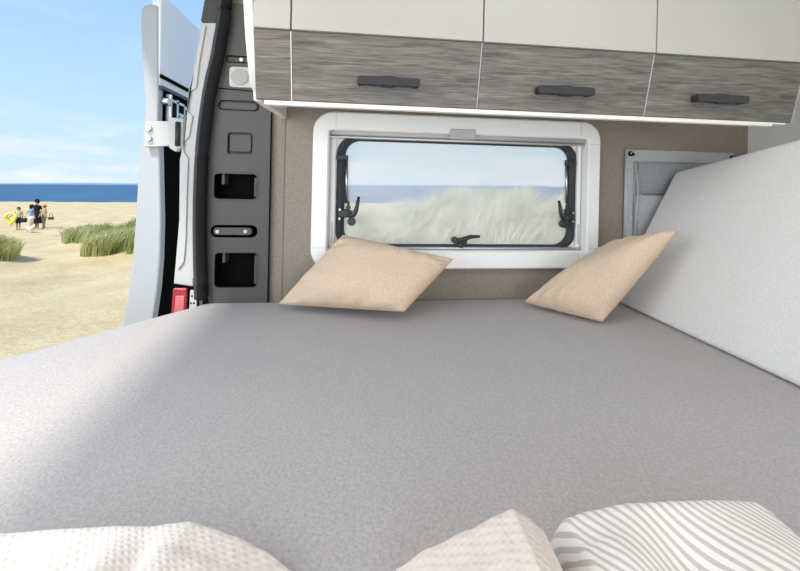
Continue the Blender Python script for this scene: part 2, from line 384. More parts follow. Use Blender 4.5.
# ================================================================== WINDOW
w = empty('window_1', (.5, 0, WIN[2])); tag(w, 'camper window with white frame and rounded acrylic pane', None, None, 'structure')
x0, x1, z0, z1 = WIN
fw = .050
outer = rrect(x0+.003, x1-.009, z0+.004, z1-.006, .065); outer2 = rrect(x0+.008, x1-.014, z0+.009, z1-.011, .060)
inner = rrect(x0+fw, x1-fw, z0+.060, z1-.060, .012); inner2 = rrect(x0+fw+.005, x1-fw-.005, z0+.065, z1-.065, .010)
Y = lambda pts, y: [(p[0], y, p[1]) for p in pts]
obj('window_frame', loft([Y(outer, .0), Y(outer, -.022), Y(outer2, -.028), Y(inner, -.028), Y(inner2, -.022), Y(inner2, .03), Y(outer2, .03)]), M['plastic_white'], w, smooth=False)
for q in ((x0+.07, x0+.0705),): pass
# corner joints of the frame
obj('frame_joint', join(*[box(x0+.004, x0+fw, -.0285, -.0275, z-.0006, z+.0006) for z in (z0+.075, )], *[box(x1-fw, x1-.004, -.0285, -.0275, z-.0006, z+.0006) for z in (z0+.075, z1-.085)],
     *[box(x-.0006, x+.0006, -.0285, -.0275, z1-.058, z1-.004) for x in (x0+.075, x1-.085)], box(x1-.086, x1-.0848, -.0285, -.0275, z0+.004, z0+.058)), M['plastic_grey'], w)
# recessed inner reveal
gx0, gx1, gz0, gz1 = .080, .928, -.225, .143          # outer edge of the rubber gasket (in its own plane)
GY = .022
rev_o = rrect(x0+fw+.003, x1-fw-.003, z0+.063, z1-.063, .010); rev_i = rrect(gx0, gx1, gz0, gz1, .055)
obj('inner_reveal', frame_xz(rev_o, rev_i, GY, GY+.02), M['plastic_white'], w)
g_o = rrect(gx0-.002, gx1+.002, gz0-.004, gz1+.004, .057); g_i = rrect(gx0+.026, gx1-.024, gz0+.008, gz1-.010, .050)
g_m = rrect(gx0+.012, gx1-.011, gz0+.003, gz1-.006, .050)
obj('gasket', loft([Y(g_o, GY-.004), Y(g_m, GY-.010), Y(g_i, GY+.002), Y(g_i, GY+.02), Y(g_o, GY+.02)]), M['gasket'], w, bevel=.001)
obj('pane', prism(rrect(gx0+.015, gx1-.013, gz0+.003, gz1-.006, .048), 1, GY+.014, GY+.0145), M['pane'], w)
rb_z = z1-.071
rb = obj('roller_blind', tube([(x0+fw+.008, -.004, rb_z), (x1-fw-.008, -.004, rb_z)], .0085, 16), M['plastic_grey'], w, smooth=True)
obj('blind_rail', box(x0+fw+.006, x1-fw-.006, -.004, .012, rb_z-.018, rb_z-.010), M['alu'], rb, bevel=.002)
tb = at(462, 135, 1, -.02)
obj('pull_tab', box(tb.x-.044, tb.x+.044, -.034, -.020, tb.z-.016, tb.z+.018), M['plastic_grey'], rb, bevel=.003)
for xx in (x0+fw+.018, x1-fw-.018):
    obj('guide_rail', box(xx-.007, xx+.007, .006, GY, z0+.072, rb_z-.012), M['plastic_white'], w, bevel=.002)
    obj('guide_slot', box(xx-.0018, xx+.0018, .0045, .007, z0+.085, z0+.155), M['plastic_grey'], w)
obj('bottom_rail', box(x0+fw+.006, x1-fw-.006, .0, GY, z0+.066, z0+.073), M['alu'], w, bevel=.002)
# latches: body, curved lever, knob, screws
def latch(px, py, mirror):
    p = at(px, py, 1, -.0); s = mirror; P = lambda dx, dz, dy=0: (p.x+s*dx, dy-.0, p.z+dz)
    body = obj('latch', join(prism([(P(a, b)[0], P(a, b)[2]) for a, b in ((-.040, -.010), (-.040, .010), (-.012, .016), (.004, .012), (.010, -.004), (-.010, -.014))], 1, .004, .018)), M['latch'], w, bevel=.003)
    obj('lever', tube([P(-.004, -.006, -.006), P(.012, -.002, -.010), P(.020, .014, -.012), P(.024, .036, -.012), P(.028, .058, -.010)], [.008, .009, .008, .006, .0045], 10), M['latch'], body, smooth=True)
    obj('knob', join(disc_cyl(P(.006, -.024, .006), 1, .014, -.018, 18), disc_cyl(P(-.006, .022, .006), 1, .008, -.012, 12), tube([P(-.006, .012, .0), P(-.006, .042, .0)], .004, 8)), M['latch'], body, bevel=.001)
    obj('screw', join(disc_cyl(P(-.034, .014, .004), 1, .0038, -.004, 10), disc_cyl(P(-.034, -.016, .004), 1, .0038, -.004, 10)), M['steel'], body)
latch(350, 214, 1); latch(564.5, 217, -1)
p = at(461, 240, 1, .0)
body = obj('latch', join(box(p.x-.010, p.x+.010, .0, .018, p.z-.03, p.z-.004), box(p.x-.022, p.x+.022, .004, .018, p.z-.034, p.z-.026)), M['latch'], w, bevel=.003)
obj('lever', tube([(p.x-.018, -.006, p.z-.002), (p.x+.004, -.010, p.z+.002), (p.x+.03, -.012, p.z+.013), (p.x+.062, -.010, p.z+.014)], [.008, .009, .007, .0045], 10), M['latch'], body, smooth=True)
obj('knob', join(disc_cyl((p.x-.022, .006, p.z), 1, .012, -.018, 18), disc_cyl((p.x+.012, .006, p.z-.006), 1, .008, -.016, 14)), M['latch'], body, bevel=.001)
for px, py, s in ((341.5, 157.5, 1), (570, 163.5, -1)):
    q = at(px, py, 1, .008); obj('strut_bracket', box(q.x-.016, q.x+.022*1 if s > 0 else q.x+.016, -.0, .018, q.z-.0075, q.z+.0075), M['latch'], w, bevel=.002)
for px, s in ((346.5, 1), (566.5, -1)):
    a = at(px, 160, 1, .03); b = at(px, 203, 1, .03)
    obj('stay_rod', tube([(a.x, .031, a.z), (b.x, .031, b.z)], .0055, 10), M['alu'], w, smooth=True)

# ================================================================== OVERHEAD CABINETS
YT, ZT, YB, ZBt = -.4121, .3245, -.3812, .1778
XS = [-.004, .4288, .8637, 1.288]; GAP = .0016
def lerp(a, b, t): return a+(b-a)*t
def slab_profile(ya, za, yb, zb_, th):   # sloping board in YZ, front face from (ya,za) top to (yb,zb) bottom
    return [(ya, za), (yb, zb_), (yb+th, zb_), (ya+th, za)]
def front_y(z):
    return lerp(YB, YT, (z-ZBt)/(ZT-ZBt))
def handle(px, py, parent):
    # anthracite grip lying on the sloping board, ends turned back to it
    d = _F + _R3*((px-400)/F_PX) + _U3*((CY-py)/F_PX)
    zz = .2; 
    for _ in range(6): pt = at(px, py, 1, front_y(zz)-.012); zz = pt.z
    cx, cz = pt.x, pt.z; L = .071; y = front_y(cz)
    fr = y-.026
    bar = prism(rrect(cx-L, cx+L, cz-.0098, cz+.0098, .006, 5), 1, fr, fr+.011)
    ends = [prism(rrect(x-.0075, x+.0075, cz-.0085, cz+.0085, .004, 4), 1, fr+.009, y-.0003) for x in (cx-L+.0085, cx+L-.0085)]
    tabm = box(cx-.016, cx+.016, fr+.003, fr+.014, cz-.0122, cz+.0122)
    return obj('handle', join(bar, tabm, *ends), M['handle'], parent, bevel=.002, seg=3)
hpx = [(388.5, 82.5), (564.5, 91.5), (719.5, 99.5)]
side = ['leftmost, above the left half of the window', 'middle one of three, above the right half of the window', 'rightmost, above the grey wall organiser']
for i in range(3):
    a, b = XS[i], XS[i+1]
    cb = empty('overhead_cabinet', ((a+b)/2, -.2, .19))
    obj('body', prism([(-.404, .60), (-.404, ZT), (YB+.012, ZBt+.004), (YB+.03, ZBt+.004), (-.33, .255), (-.002, .255), (-.002, .60)], 0, a+.0001, b-.0001), M['door_white'], cb)
    dr = obj('door', prism([(YT-.0075, .60), (YT-.006, ZT+.0015), (YT+.0085, ZT+.0015), (YT+.0078, .60)], 0, a+GAP, b-GAP), M['door_white'], cb, bevel=.0015)
    fl = obj('wooden_flap', prism(slab_profile(YT, ZT-.001, YB, ZBt, .0115), 0, a+GAP, b-GAP), M['wood'], cb, bevel=.0008)
    obj('edge_strip', prism(slab_profile(YT-.0006, ZT-.001, YB-.0006, ZBt, .010), 0, b-GAP, b-GAP+.0018), M['plastic_grey'], cb)
    handle(hpx[i][0], hpx[i][1], fl)
    tag(cb, 'overhead cabinet with wooden flap, ' + side[i], 'cabinet', 'overhead cabinets')
# end unit: tall white side board with a foot that runs back to the wall, and a narrow filler front
ce = empty('cabinet_end_panel', (-.06, -.2, .19))
ep = [(at(a, b, 0, -.104).y, at(a, b, 0, -.104).z) for a, b in ((241, -14), (243, 0), (244.5, 30), (247, 60), (250, 82), (253, 92))] + [(at(a, b, 0, -.084).y, at(a, b, 0, -.084).z) for a, b in ((262, 101), (270, 107), (280, 113.5))]
ep = [(y, z) for y, z in ep]
prof = [(ep[0][0], .60)] + ep + [(-.012, .192), (-.002, .194), (-.002, .60)]
obj('side_board', prism(prof, 0, -.104, -.084), M['white'], ce, bevel=.003, seg=3)
obj('filler_board', prism([(YT-.0075, .60), (YT-.006, ZT+.0015), (YT+.0085, ZT+.0015), (YT+.0078, .60)], 0, -.0835, XS[0]-GAP), M['door_white'], ce, bevel=.0015)
obj('wooden_filler', prism(slab_profile(YT, ZT-.001, YB, ZBt, .0115), 0, -.0835, XS[0]-GAP), M['wood'], ce, bevel=.0008)
obj('edge_strip', prism(slab_profile(YT-.0006, ZT-.001, YB-.0006, ZBt, .010), 0, XS[0]-GAP, XS[0]-GAP+.0018), M['white'], ce)
tag(ce, 'white end board of the overhead cabinets with pointed foot', 'cabinet panel')
pel = obj('cabinet_pelmet', join(box(-.066, 1.235, YB+.002, YB+.020, ZBt-.011, ZBt-.0005), prism([(YB+.002, ZBt-.0005), (YB+.002, ZBt-.006), (YB+.02, ZBt-.006), (YB+.02, ZBt-.0005)], 0, 1.235, 1.275)), M['white'], bevel=.0015)
tag(pel, 'long white lip along the underside of the overhead cabinets', 'pelmet')

# ================================================================== WALL ORGANISER
org = empty('wall_organiser', at(672, 245, 1, -.006))
a = at(624.5, 150, 1, 0); b = at(731.5, 154, 1, 0); c = at(622, 243, 1, 0)
X0, X1, Zt_, Zb_ = a.x, b.x, a.z-.001, c.z
obj('backing', box(X0, X1, -.006, -.001, Zb_, Zt_), M['pocket'], org, bevel=.002)
obj('top_hem', box(X0+.004, X1-.004, -.013, -.0055, Zt_-.040, Zt_-.001), M['pocket'], org, bevel=.003)
obj('side_hem', box(X0-.001, X0+.028, -.014, -.0055, Zb_, Zt_-.002), M['pocket'], org, bevel=.004)
obj('binding', join(tube([(X0, -.010, Zb_), (X0, -.010, Zt_)], .0045, 8), tube([(X0, -.008, Zt_), (X1, -.008, Zt_)], .003, 8)), M['plastic_grey'], org, smooth=True)
# sagging pocket with folds, and the fold line beside it
def pocket(xa, xb, za, zb_, depth, seed):
    nx, nz = 26, 16; V = []; Fc = []
    for j in range(nz+1):
        for i in range(nx+1):
            u, v = i/nx, j/nz
            bul = math.sin(math.pi*u)**.6*(1-.75*(1-v)**3)*depth
            fold = .006*math.sin(u*23+seed+2*v)*math.sin(math.pi*u)*(1-v)**.5*v**.3 + .004*math.sin(u*11-seed)*math.sin(math.pi*v)
            V.append((lerp(xa, xb, u), -.008-bul-max(-.004, fold)*math.sin(math.pi*min(1, v*1.2)), lerp(za, zb_, v) - .004*math.sin(math.pi*u)*(1-v)))
    for j in range(nz):
        for i in range(nx):
            k = j*(nx+1)+i; Fc.append((k, k+1, k+nx+2, k+nx+1))
    return V, Fc
pk = obj('pocket', pocket(X0+.038, X1-.03, Zt_-.155, Zt_-.045, .018, 1.3), M['pocket_dark'], org, smooth=True)
sd = pk.modifiers.new('s', 'SOLIDIFY'); sd.thickness = .003
pk2 = obj('pocket', pocket(X0+.034, X1-.03, Zb_+.01, Zt_-.160, .022, 4.1), M['pocket'], org, smooth=True)
sd = pk2.modifiers.new('s', 'SOLIDIFY'); sd.thickness = .003
obj('stitched_edge', tube([(X0+.030, -.016, Zt_-.045), (X0+.038, -.020, Zt_-.11), (X0+.042, -.018, Zt_-.155), (X0+.034, -.022, Zt_-.20), (X0+.036, -.016, Zb_+.02)], .003, 8), M['plastic_grey'], org, smooth=True)
for sx, sz in ((X0+.012, Zt_-.013), (X1-.014, Zt_-.016), (X0+.016, Zb_+.018)):
    s = obj('stud', join(disc_cyl((sx, -.0135, sz), 1, .009, -.005, 16), disc_cyl((sx+.008, -.0135, sz-.002), 1, .005, -.008, 12)), M['black'], org, bevel=.001)
    obj('stud_cap', disc_cyl((sx-.001, -.0185, sz+.001), 1, .0035, -.002, 12), M['steel'], s)
tag(org, 'grey felt wall organiser with pockets, fixed to the taupe wall right of the window', 'organiser')

# ================================================================== BED
bed = empty('bed', (.45, -.9, ZB-.16))
poly = [(-.322, -.003), (-.335, -.03), (-.415, -.125), (-.494, -.223), (-.552, -.302), (-.604, -.364), (-.625, -.42), (-.635, -.55), (-.635, -1.85), (1.56, -1.85), (1.56, -.003)]
mt = obj('mattress', prism(poly, 2, ZB-.15, ZB), M['sheet'], bed, bevel=.022, seg=5, angle=60)
obj('bed_base', prism([(-.31, -.02), (-.40, -.14), (-.57, -.36), (-.6, -.55), (-.6, -1.8), (1.56, -1.8), (1.56, -.02)], 2, ZB-.20, ZB-.1505), M['white'], bed)
for lx, ly in ((-.28, -1.7), (1.5, -1.7), (1.5, -.1), (-.2, -.1)):
    obj('leg', box(lx-.03, lx+.03, ly-.03, ly+.03, -1.25, ZB-.2), M['white'], bed)
tag(bed, 'wide bed across the van in a plain grey jersey sheet', 'bed')

# ---- reclining backrest cushion on the right
def backrest():
    nu, nv = 40, 22
    front = []; back = []
    for j in range(nv+1):
        v = j/nv
        rf, rb_ = [], []
        for i in range(nu+1):
            u = i/nu                      # far -> near
            yy = lerp(-.045, -1.45, u)
            zt_ = .056 + .20*(-(yy+.045)) if yy > -.6 else .056+.20*.555+.02*(-(yy+.6))
            zz = lerp(ZB+.002, zt_, v)
            xx = 1.022 + .235*v + .035*v*(1-v)*0
            # the far edge leans: it is cut back a little towards the top
            yf = yy
            bul = .010*(math.sin(math.pi*v)**.5)*(math.sin(math.pi*min(1, max(0, u)))**.4)
            rf.append((xx-bul, yf, zz)); rb_.append((xx+.13, yf, zz+.0-.03*(v)))
        front.append(rf); back.append(rb_)
    V = []; Fc = []
    for r in front: V += r
    off_ = len(V)
    for r in back: V += r
    W_ = nu+1
    for base in (0, off_):
        for j in range(nv):
            for i in range(nu):
                k = base+j*W_+i; Fc.append((k, k+1, k+W_+1, k+W_))
    for i in range(nu):
        Fc.append((i, i+1, off_+i+1, off_+i)); k = nv*W_+i; Fc.append((k, k+1, off_+k+1, off_+k))
    for j in range(nv):
        a = j*W_; Fc.append((a, a+W_, off_+a+W_, off_+a)); a = j*W_+nu; Fc.append((a, a+W_, off_+a+W_, off_+a))
    return V, Fc
bk = obj('backrest_cushion', backrest(), M['backrest'], smooth=True, bevel=.016, seg=4, angle=50)
tag(bk, 'tall light grey backrest cushion leaning at the right end of the bed', 'cushion')

# ---- beige pillows
def pillow(c00, c10, c11, c01, th, seed, pinch=.0, bend=(0, 0, 0)):
    """corners in order round the pillow; returns skin and the seam loop"""
    c = [Vector(x) for x in (c00, c10, c11, c01)]; n = 44
    nrm = ((c[1]-c[0]).cross(c[3]-c[0])).normalized()
    mid = (c[0]+c[1]+c[2]+c[3])/4
    def base(u, v):
        # pull edges in between the corners
        uu = u + pinch*(.5-u)*2*(4*v*(1-v))*abs(2*u-1)**2
        vv = v + pinch*(.5-v)*2*(4*u*(1-u))*abs(2*v-1)**2
        p = c[0]*(1-uu)*(1-vv)+c[1]*uu*(1-vv)+c[2]*uu*vv+c[3]*(1-uu)*vv
        return p + Vector(bend)*(4*u*(1-u)*4*v*(1-v))
    def hgt(u, v, s):
        e = (1-abs(2*u-1)**2.6)*(1-abs(2*v-1)**2.6)
        h = th*max(0, e)**.48
        # small creases running in from the seams
        du = min(u, 1-u); dv = min(v, 1-v); ed = min(du, dv)
        t = v if du < dv else u
        cr = math.sin(t*30+seed*3+7*noise.noise((u*3, v*3, seed)))*math.exp(-ed*11)*.013*min(1, ed*16)*max(0, .45+1.3*noise.noise((t*4, seed, du < dv)))
        big = (noise.noise((u*2.6+seed, v*2.6, .3))*.016-.010*math.exp(-((u-.55)**2+(v-.42)**2)/.02))*min(1, ed*5)
        return h + cr + big
    V = []; Fc = []; ids = {}
    for s in (1, -1):
        for j in range(n+1):
            for i in range(n+1):
                if s == -1 and (i in (0, n) or j in (0, n)): ids[s, i, j] = ids[1, i, j]; continue
                # crowd samples towards the seam
                u = .5-.5*math.cos(math.pi*i/n); v = .5-.5*math.cos(math.pi*j/n)
                h = 0 if (i in (0, n) or j in (0, n)) else hgt(u, v, s)
                ids[s, i, j] = len(V); V.append(base(u, v)+nrm*h*s)
    for s in (1, -1):
        for j in range(n):
            for i in range(n):
                Fc.append((ids[s, i, j], ids[s, i+1, j], ids[s, i+1, j+1], ids[s, i, j+1]))
    loop = []
    for i in range(n): loop.append(V[ids[1, i, 0]])
    for j in range(n): loop.append(V[ids[1, n, j]])
    for i in range(n, 0, -1): loop.append(V[ids[1, i, n]])
    for j in range(n, 0, -1): loop.append(V[ids[1, 0, j]])
    loop.append(loop[0])
    return (V, Fc), loop
skin, lp = pillow(dep(279.5, 303.5, 1.13), dep(404, 311, 1.045), dep(452, 259.5, 1.135), dep(343, 235.5, 1.205), .056, 1.0, .0)
p1 = obj('throw_pillow', skin, M['beige'], smooth=True)
obj('piping', tube(lp, .0022, 6, False), M['piping'], p1, smooth=True)
tag(p1, 'beige square throw pillow propped below the window, the left one', 'pillow', 'beige throw pillows')
skin, lp = pillow(dep(525, 301.5, 1.215), dep(602, 321, 1.07), dep(677, 231, 1.06), dep(604, 247, 1.235), .060, 2.3, .0)
p2 = obj('throw_pillow', skin, M['beige'], smooth=True)
obj('piping', tube(lp, .0024, 6, False), M['piping'], p2, smooth=True)
tag(p2, 'beige square throw pillow leaning on the light grey backrest cushion, the right one', 'pillow', 'beige throw pillows')

# ---- blankets in the foreground
def uvtex(name, kind):
    m, nt, b = nodes(name); b.inputs['Roughness'].default_value = .95; b.inputs['Specular IOR Level'].default_value = .1; b.inputs['Sheen Weight'].default_value = .2
    uv = N(nt, 'ShaderNodeTexCoord'); bp = N(nt, 'ShaderNodeBump', Strength=.9, Distance=.004)
    if kind == 'stripe':
        sep = N(nt, 'ShaderNodeSeparateXYZ'); nt.links.new(uv.outputs['UV'], sep.inputs[0])
        s = N(nt, 'ShaderNodeMath', operation='MULTIPLY'); s.inputs[1].default_value = 2*math.pi/.0070; nt.links.new(sep.outputs[0], s.inputs[0])
        sn = N(nt, 'ShaderNodeMath', operation='SINE'); nt.links.new(s.outputs[0], sn.inputs[0])
        cr = N(nt, 'ShaderNodeMapRange'); cr.inputs[1].default_value = -.05; cr.inputs[2].default_value = .45; nt.links.new(sn.outputs[0], cr.inputs[0])
        mx = N(nt, 'ShaderNodeMix', data_type='RGBA'); mx.inputs[6].default_value = lin((232, 228, 223)); mx.inputs[7].default_value = lin((194, 186, 180))
        nt.links.new(cr.outputs[0], mx.inputs[0]); nt.links.new(mx.outputs[2], b.inputs['Base Color'])
        nz = N(nt, 'ShaderNodeTexNoise', Scale=900.0); nt.links.new(uv.outputs['UV'], nz.inputs['Vector'])
        nt.links.new(nz.outputs['Fac'], bp.inputs['Height']); bp.inputs['Distance'].default_value = .0008
    else:
        b.inputs['Base Color'].default_value = lin((226, 218, 211) if kind == 'waffle' else (211, 199, 189))
        vo = N(nt, 'ShaderNodeTexVoronoi', Scale=150.0 if kind == 'waffle' else 135.0); vo.inputs['Randomness'].default_value = .15; nt.links.new(uv.outputs['UV'], vo.inputs['Vector'])
        mr = N(nt, 'ShaderNodeMapRange'); mr.inputs[1].default_value = .12; mr.inputs[2].default_value = .42; mr.inputs[3].default_value = 1; mr.inputs[4].default_value = 0
        nt.links.new(vo.outputs['Distance'], mr.inputs[0]); nt.links.new(mr.outputs[0], bp.inputs['Height']); bp.inputs['Distance'].default_value = .0011; bp.inputs['Strength'].default_value = .55
    nt.links.new(bp.outputs['Normal'], b.inputs['Normal'])
    return m
M['waffle'] = uvtex('white_waffle_cotton', 'waffle'); M['knit'] = uvtex('beige_waffle_cotton', 'knit'); M['stripe'] = uvtex('striped_cotton', 'stripe')
def blanket(sil, D, pxa, pxb, folds, rot, toe=.06, back=.5, seed=0):
    """a rumpled cloth lying on the bed. sil: crest line as seen, D: its distance; the cloth falls to the sheet on the far side, and runs on towards the viewer"""
    def crest(px):
        for (a, ya), (b, yb) in zip(sil, sil[1:]):
            if a <= px <= b:
                t = (px-a)/(b-a); t = t*t*(3-2*t)*.5+t*.5; return lerp(ya, yb, t)
        return sil[0][1] if px < sil[0][0] else sil[-1][1]
    nx, ny = 150, 60; V = []; Fc = []; UV = []
    ca, sa = math.cos(rot), math.sin(rot)
    for j in range(ny+1):
        t = j/ny
        for i in range(nx+1):
            u = i/nx; px = lerp(pxa, pxb, u)
            c = dep(px, crest(px), D); side_ = min(1, min(u, 1-u)*14)
            zc = max(ZB+.004, c.z)
            hgt = zc-(ZB+.003); toe = .006+.22*hgt
            # distance along Y measured from the far toe towards the viewer
            y = c.y + toe - t*(toe+back)
            if t < .12: s = t/.12; prof_ = math.sin(s*math.pi/2)**.75; y = c.y+toe*(1-s)
            else: s = (t-.12)/.88; prof_ = 1-.25*s; y = c.y-back*s
            fo = 0
            for (fx, fw_, fa, fs) in folds:
                q = (px+fs*s*140 if t >= .12 else px)-fx
                fo += fa*math.exp(-(q/fw_)**2)*(min(1, s*6) if t >= .12 else 0)
            nzv = noise.noise((c.x*9+seed, y*9, .5))*.006*prof_*(1 if t > .12 else .2)
            nzv = min(nzv, 0) if t <= .2 else nzv
            z = ZB+.003+hgt*prof_*(side_**.5) + (fo+nzv)*side_
            V.append(Vector((c.x, y, max(ZB+.002, z))))
            w_ = .02*math.sin(c.x*16+y*5)+.012*math.sin(c.x*31+y*21+seed)
            UV.append((ca*c.x+sa*y+w_*.45, -sa*c.x+ca*y+w_*.2))
    for j in range(ny):
        for i in range(nx):
            k = j*(nx+1)+i; Fc.append((k, k+1, k+nx+2, k+nx+1))
    return V, Fc, UV
def add_blanket(name, data, mat, label, group=None):
    o = obj(name, data, mat, smooth=True); s = o.modifiers.new('s', 'SOLIDIFY'); s.thickness = .003; s.offset = -1
    tag(o, label, 'blanket', group); return o
add_blanket('waffle_blanket', blanket([(-60, 540), (0, 534.5), (60, 530), (120, 527), (150, 527.5), (172, 524.5), (188, 522.5), (205, 528), (235, 538), (262, 551), (294, 573), (310, 590)], .37, -60, 310,
    [(55, 30, -.018, .8), (140, 22, .008, .6), (108, 18, -.012, .9), (180, 16, .008, .25), (158, 12, -.012, .3), (225, 40, .005, 0)], .5, .05, .3, 1), M['waffle'], 'white waffle blanket with raised dots rumpled at the lower left of the bed')
add_blanket('beige_waffle_blanket', blanket([(385, 590), (397, 570), (430, 549), (470, 531), (500, 516), (513, 510), (524, 515), (543, 530), (553, 550), (560, 590)], .36, 385, 560,
    [(500, 30, .003, .2), (560, 14, -.006, .2)], -.5, .05, .3, 2), M['knit'], 'beige waffle blanket corner peaking at the lower middle of the bed')
sb = add_blanket('striped_blanket', blanket([(550, 585), (557, 529), (570, 523), (592, 516), (630, 508.5), (680, 506), (720, 505), (757, 506.5), (770, 514), (779, 525), (785, 543), (795, 600)], .385, 550, 795,
    [(660, 30, -.014, .6), (610, 24, .008, .6), (735, 26, .006, .3)], .42, .05, .3, 3), M['stripe'], 'white blanket with thin grey stripes rumpled at the lower right of the bed')
fd = obj('turned_fold', blanket([(752, 600), (765, 562), (776, 548), (790, 542), (815, 540), (860, 542), (900, 560)], .352, 752, 900, [(800, 20, -.004, .5)], -.7, .04, .28, 4), M['stripe'], sb, smooth=True)
fd.modifiers.new('s', 'SOLIDIFY').thickness = .003

# ================================================================== OUTDOORS
def base_h(d):
    t = min(1, max(0, (d-4)/18)); t = t*t*(3-2*t)*.35+t*.65
    return -1.85-1.10*t
DUNES = [  # (lateral/forward ratio centre, forward, radius lateral, radius forward, height)
    (.22, 11.5, 5.2, 3.2, 1.42), (.62, 12.5, 4.2, 3.0, 1.50), (-.10, 12.6, 1.6, 2.6, .55),
    (-.60, 13.2, 2.4, 2.6, 1.12), (-.40, 12.5, 2.6, 3.0, 1.5),
    (-1.145, 10.3, 1.3, 1.2, .62), (-.70, 12.4, 1.4, 1.5, .75), (-.80, 15.0, 1.7, 1.2, .62)]
def dune_h(x, y):
    s = 0
    for r, fy, rl, rf, h in DUNES:
        q = ((x-r*fy)/rl)**2+((y-fy)/rf)**2
        s = max(s, h*math.exp(-q*1.6))
    return s
def ground(x, y):
    d = dune_h(x, y)
    n1 = noise.noise((x*.35, y*.35, 0))*.10+noise.noise((x*1.3, y*1.3, 3))*.035
    k = min(1, max(0, (y-2)/6))
    return base_h(y) + d*(1+.22*noise.noise((x*.8, y*.8, 5))) + n1*k
def ground_mesh():
    V = []; Fc = []; ys = []
    y = -3.0
    while y < 64: ys.append(y); y += .18 if y < 18 else .4 if y < 30 else 1.2
    nx = 220
    for y in ys:
        hw = max(8, 1.35*max(y, 0)+6)
        for i in range(nx+1):
            x = lerp(-hw, hw, i/nx); V.append(out(x, y, ground(x, y)))
    for j in range(len(ys)-1):
        for i in range(nx):
            k = j*(nx+1)+i; Fc.append((k, k+1, k+nx+2, k+nx+1))
    return V, Fc
def sand():
    m, nt, b = nodes('dry_sand'); b.inputs['Roughness'].default_value = .95; b.inputs['Specular IOR Level'].default_value = .1
    tc = N(nt, 'ShaderNodeTexCoord')
    n1 = N(nt, 'ShaderNodeTexNoise', Scale=.9, Detail=6.0); n2 = N(nt, 'ShaderNodeTexNoise', Scale=9.0, Detail=6.0, Roughness=.7)
    for n in (n1, n2): nt.links.new(tc.outputs['Object'], n.inputs['Vector'])
    ad = N(nt, 'ShaderNodeMath', operation='ADD'); nt.links.new(n1.outputs['Fac'], ad.inputs[0]); nt.links.new(n2.outputs['Fac'], ad.inputs[1])
    mr = N(nt, 'ShaderNodeMapRange'); mr.inputs[1].default_value = .7; mr.inputs[2].default_value = 1.3; nt.links.new(ad.outputs[0], mr.inputs[0])
    mx = N(nt, 'ShaderNodeMix', data_type='RGBA'); mx.inputs[6].default_value = lin((200, 178, 134)); mx.inputs[7].default_value = lin((226, 208, 168))
    nt.links.new(mr.outputs[0], mx.inputs[0]); nt.links.new(mx.outputs[2], b.inputs['Base Color'])
    bp = N(nt, 'ShaderNodeBump', Strength=.8, Distance=.05); nt.links.new(n2.outputs['Fac'], bp.inputs['Height']); nt.links.new(bp.outputs['Normal'], b.inputs['Normal'])
    return m
gr = obj('ground', ground_mesh(), sand(), smooth=True); tag(gr, 'pale sand track and beach', None, None, 'structure')
def sea_mat():
    m, nt, b = nodes('sea_water'); b.inputs['Roughness'].default_value = .5; b.inputs['Specular IOR Level'].default_value = .12
    tc = N(nt, 'ShaderNodeTexCoord'); mp = N(nt, 'ShaderNodeMapping'); mp.inputs['Scale'].default_value = (.10, .02, .1); nt.links.new(tc.outputs['Object'], mp.inputs['Vector'])
    n = N(nt, 'ShaderNodeTexNoise', Scale=1.6, Detail=8.0, Roughness=.7); nt.links.new(mp.outputs['Vector'], n.inputs['Vector'])
    mr = N(nt, 'ShaderNodeMapRange'); mr.inputs[1].default_value = .35; mr.inputs[2].default_value = .65; nt.links.new(n.outputs['Fac'], mr.inputs[0])
    mx = N(nt, 'ShaderNodeMix', data_type='RGBA'); mx.inputs[6].default_value = lin((30, 76, 112)); mx.inputs[7].default_value = lin((62, 112, 146))
    nt.links.new(mr.outputs[0], mx.inputs[0]); nt.links.new(mx.outputs[2], b.inputs['Base Color'])
    bp = N(nt, 'ShaderNodeBump', Strength=.6, Distance=.3); nt.links.new(n.outputs['Fac'], bp.inputs['Height']); nt.links.new(bp.outputs['Normal'], b.inputs['Normal'])
    return m
V = []; Fc = []; ys = [60, 70, 85, 110, 150, 220, 350, 600, 1100, 2200, 5000]
for y in ys:
    for i in range(13): V.append(out(lerp(-2.2*y, 2.2*y, i/12), y, -2.99))
for j in range(len(ys)-1):
    for i in range(12):
        k = j*13+i; Fc.append((k, k+1, k+14, k+13))
se = obj('sea', (V, Fc), sea_mat()); tag(se, 'blue sea with small ripples, up to the horizon', None, None, 'structure')
# faint far shore on the horizon
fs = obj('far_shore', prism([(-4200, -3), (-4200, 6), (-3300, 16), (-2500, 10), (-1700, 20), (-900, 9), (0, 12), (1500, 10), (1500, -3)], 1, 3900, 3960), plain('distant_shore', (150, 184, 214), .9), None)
fs.data.transform(Matrix.Translation(Vector(fs.location))); fs.location = (0, 0, 0)
fs.data.transform(Matrix.Translation(-Vector((0, 0, Z0)))); fs.data.transform(Matrix.Translation(CAM) @ QM.to_4x4()); fs.data.transform(Matrix.Translation(Vector((0, 0, Z0))))
tag(fs, 'low hazy far shore along the horizon', None, None, 'structure')

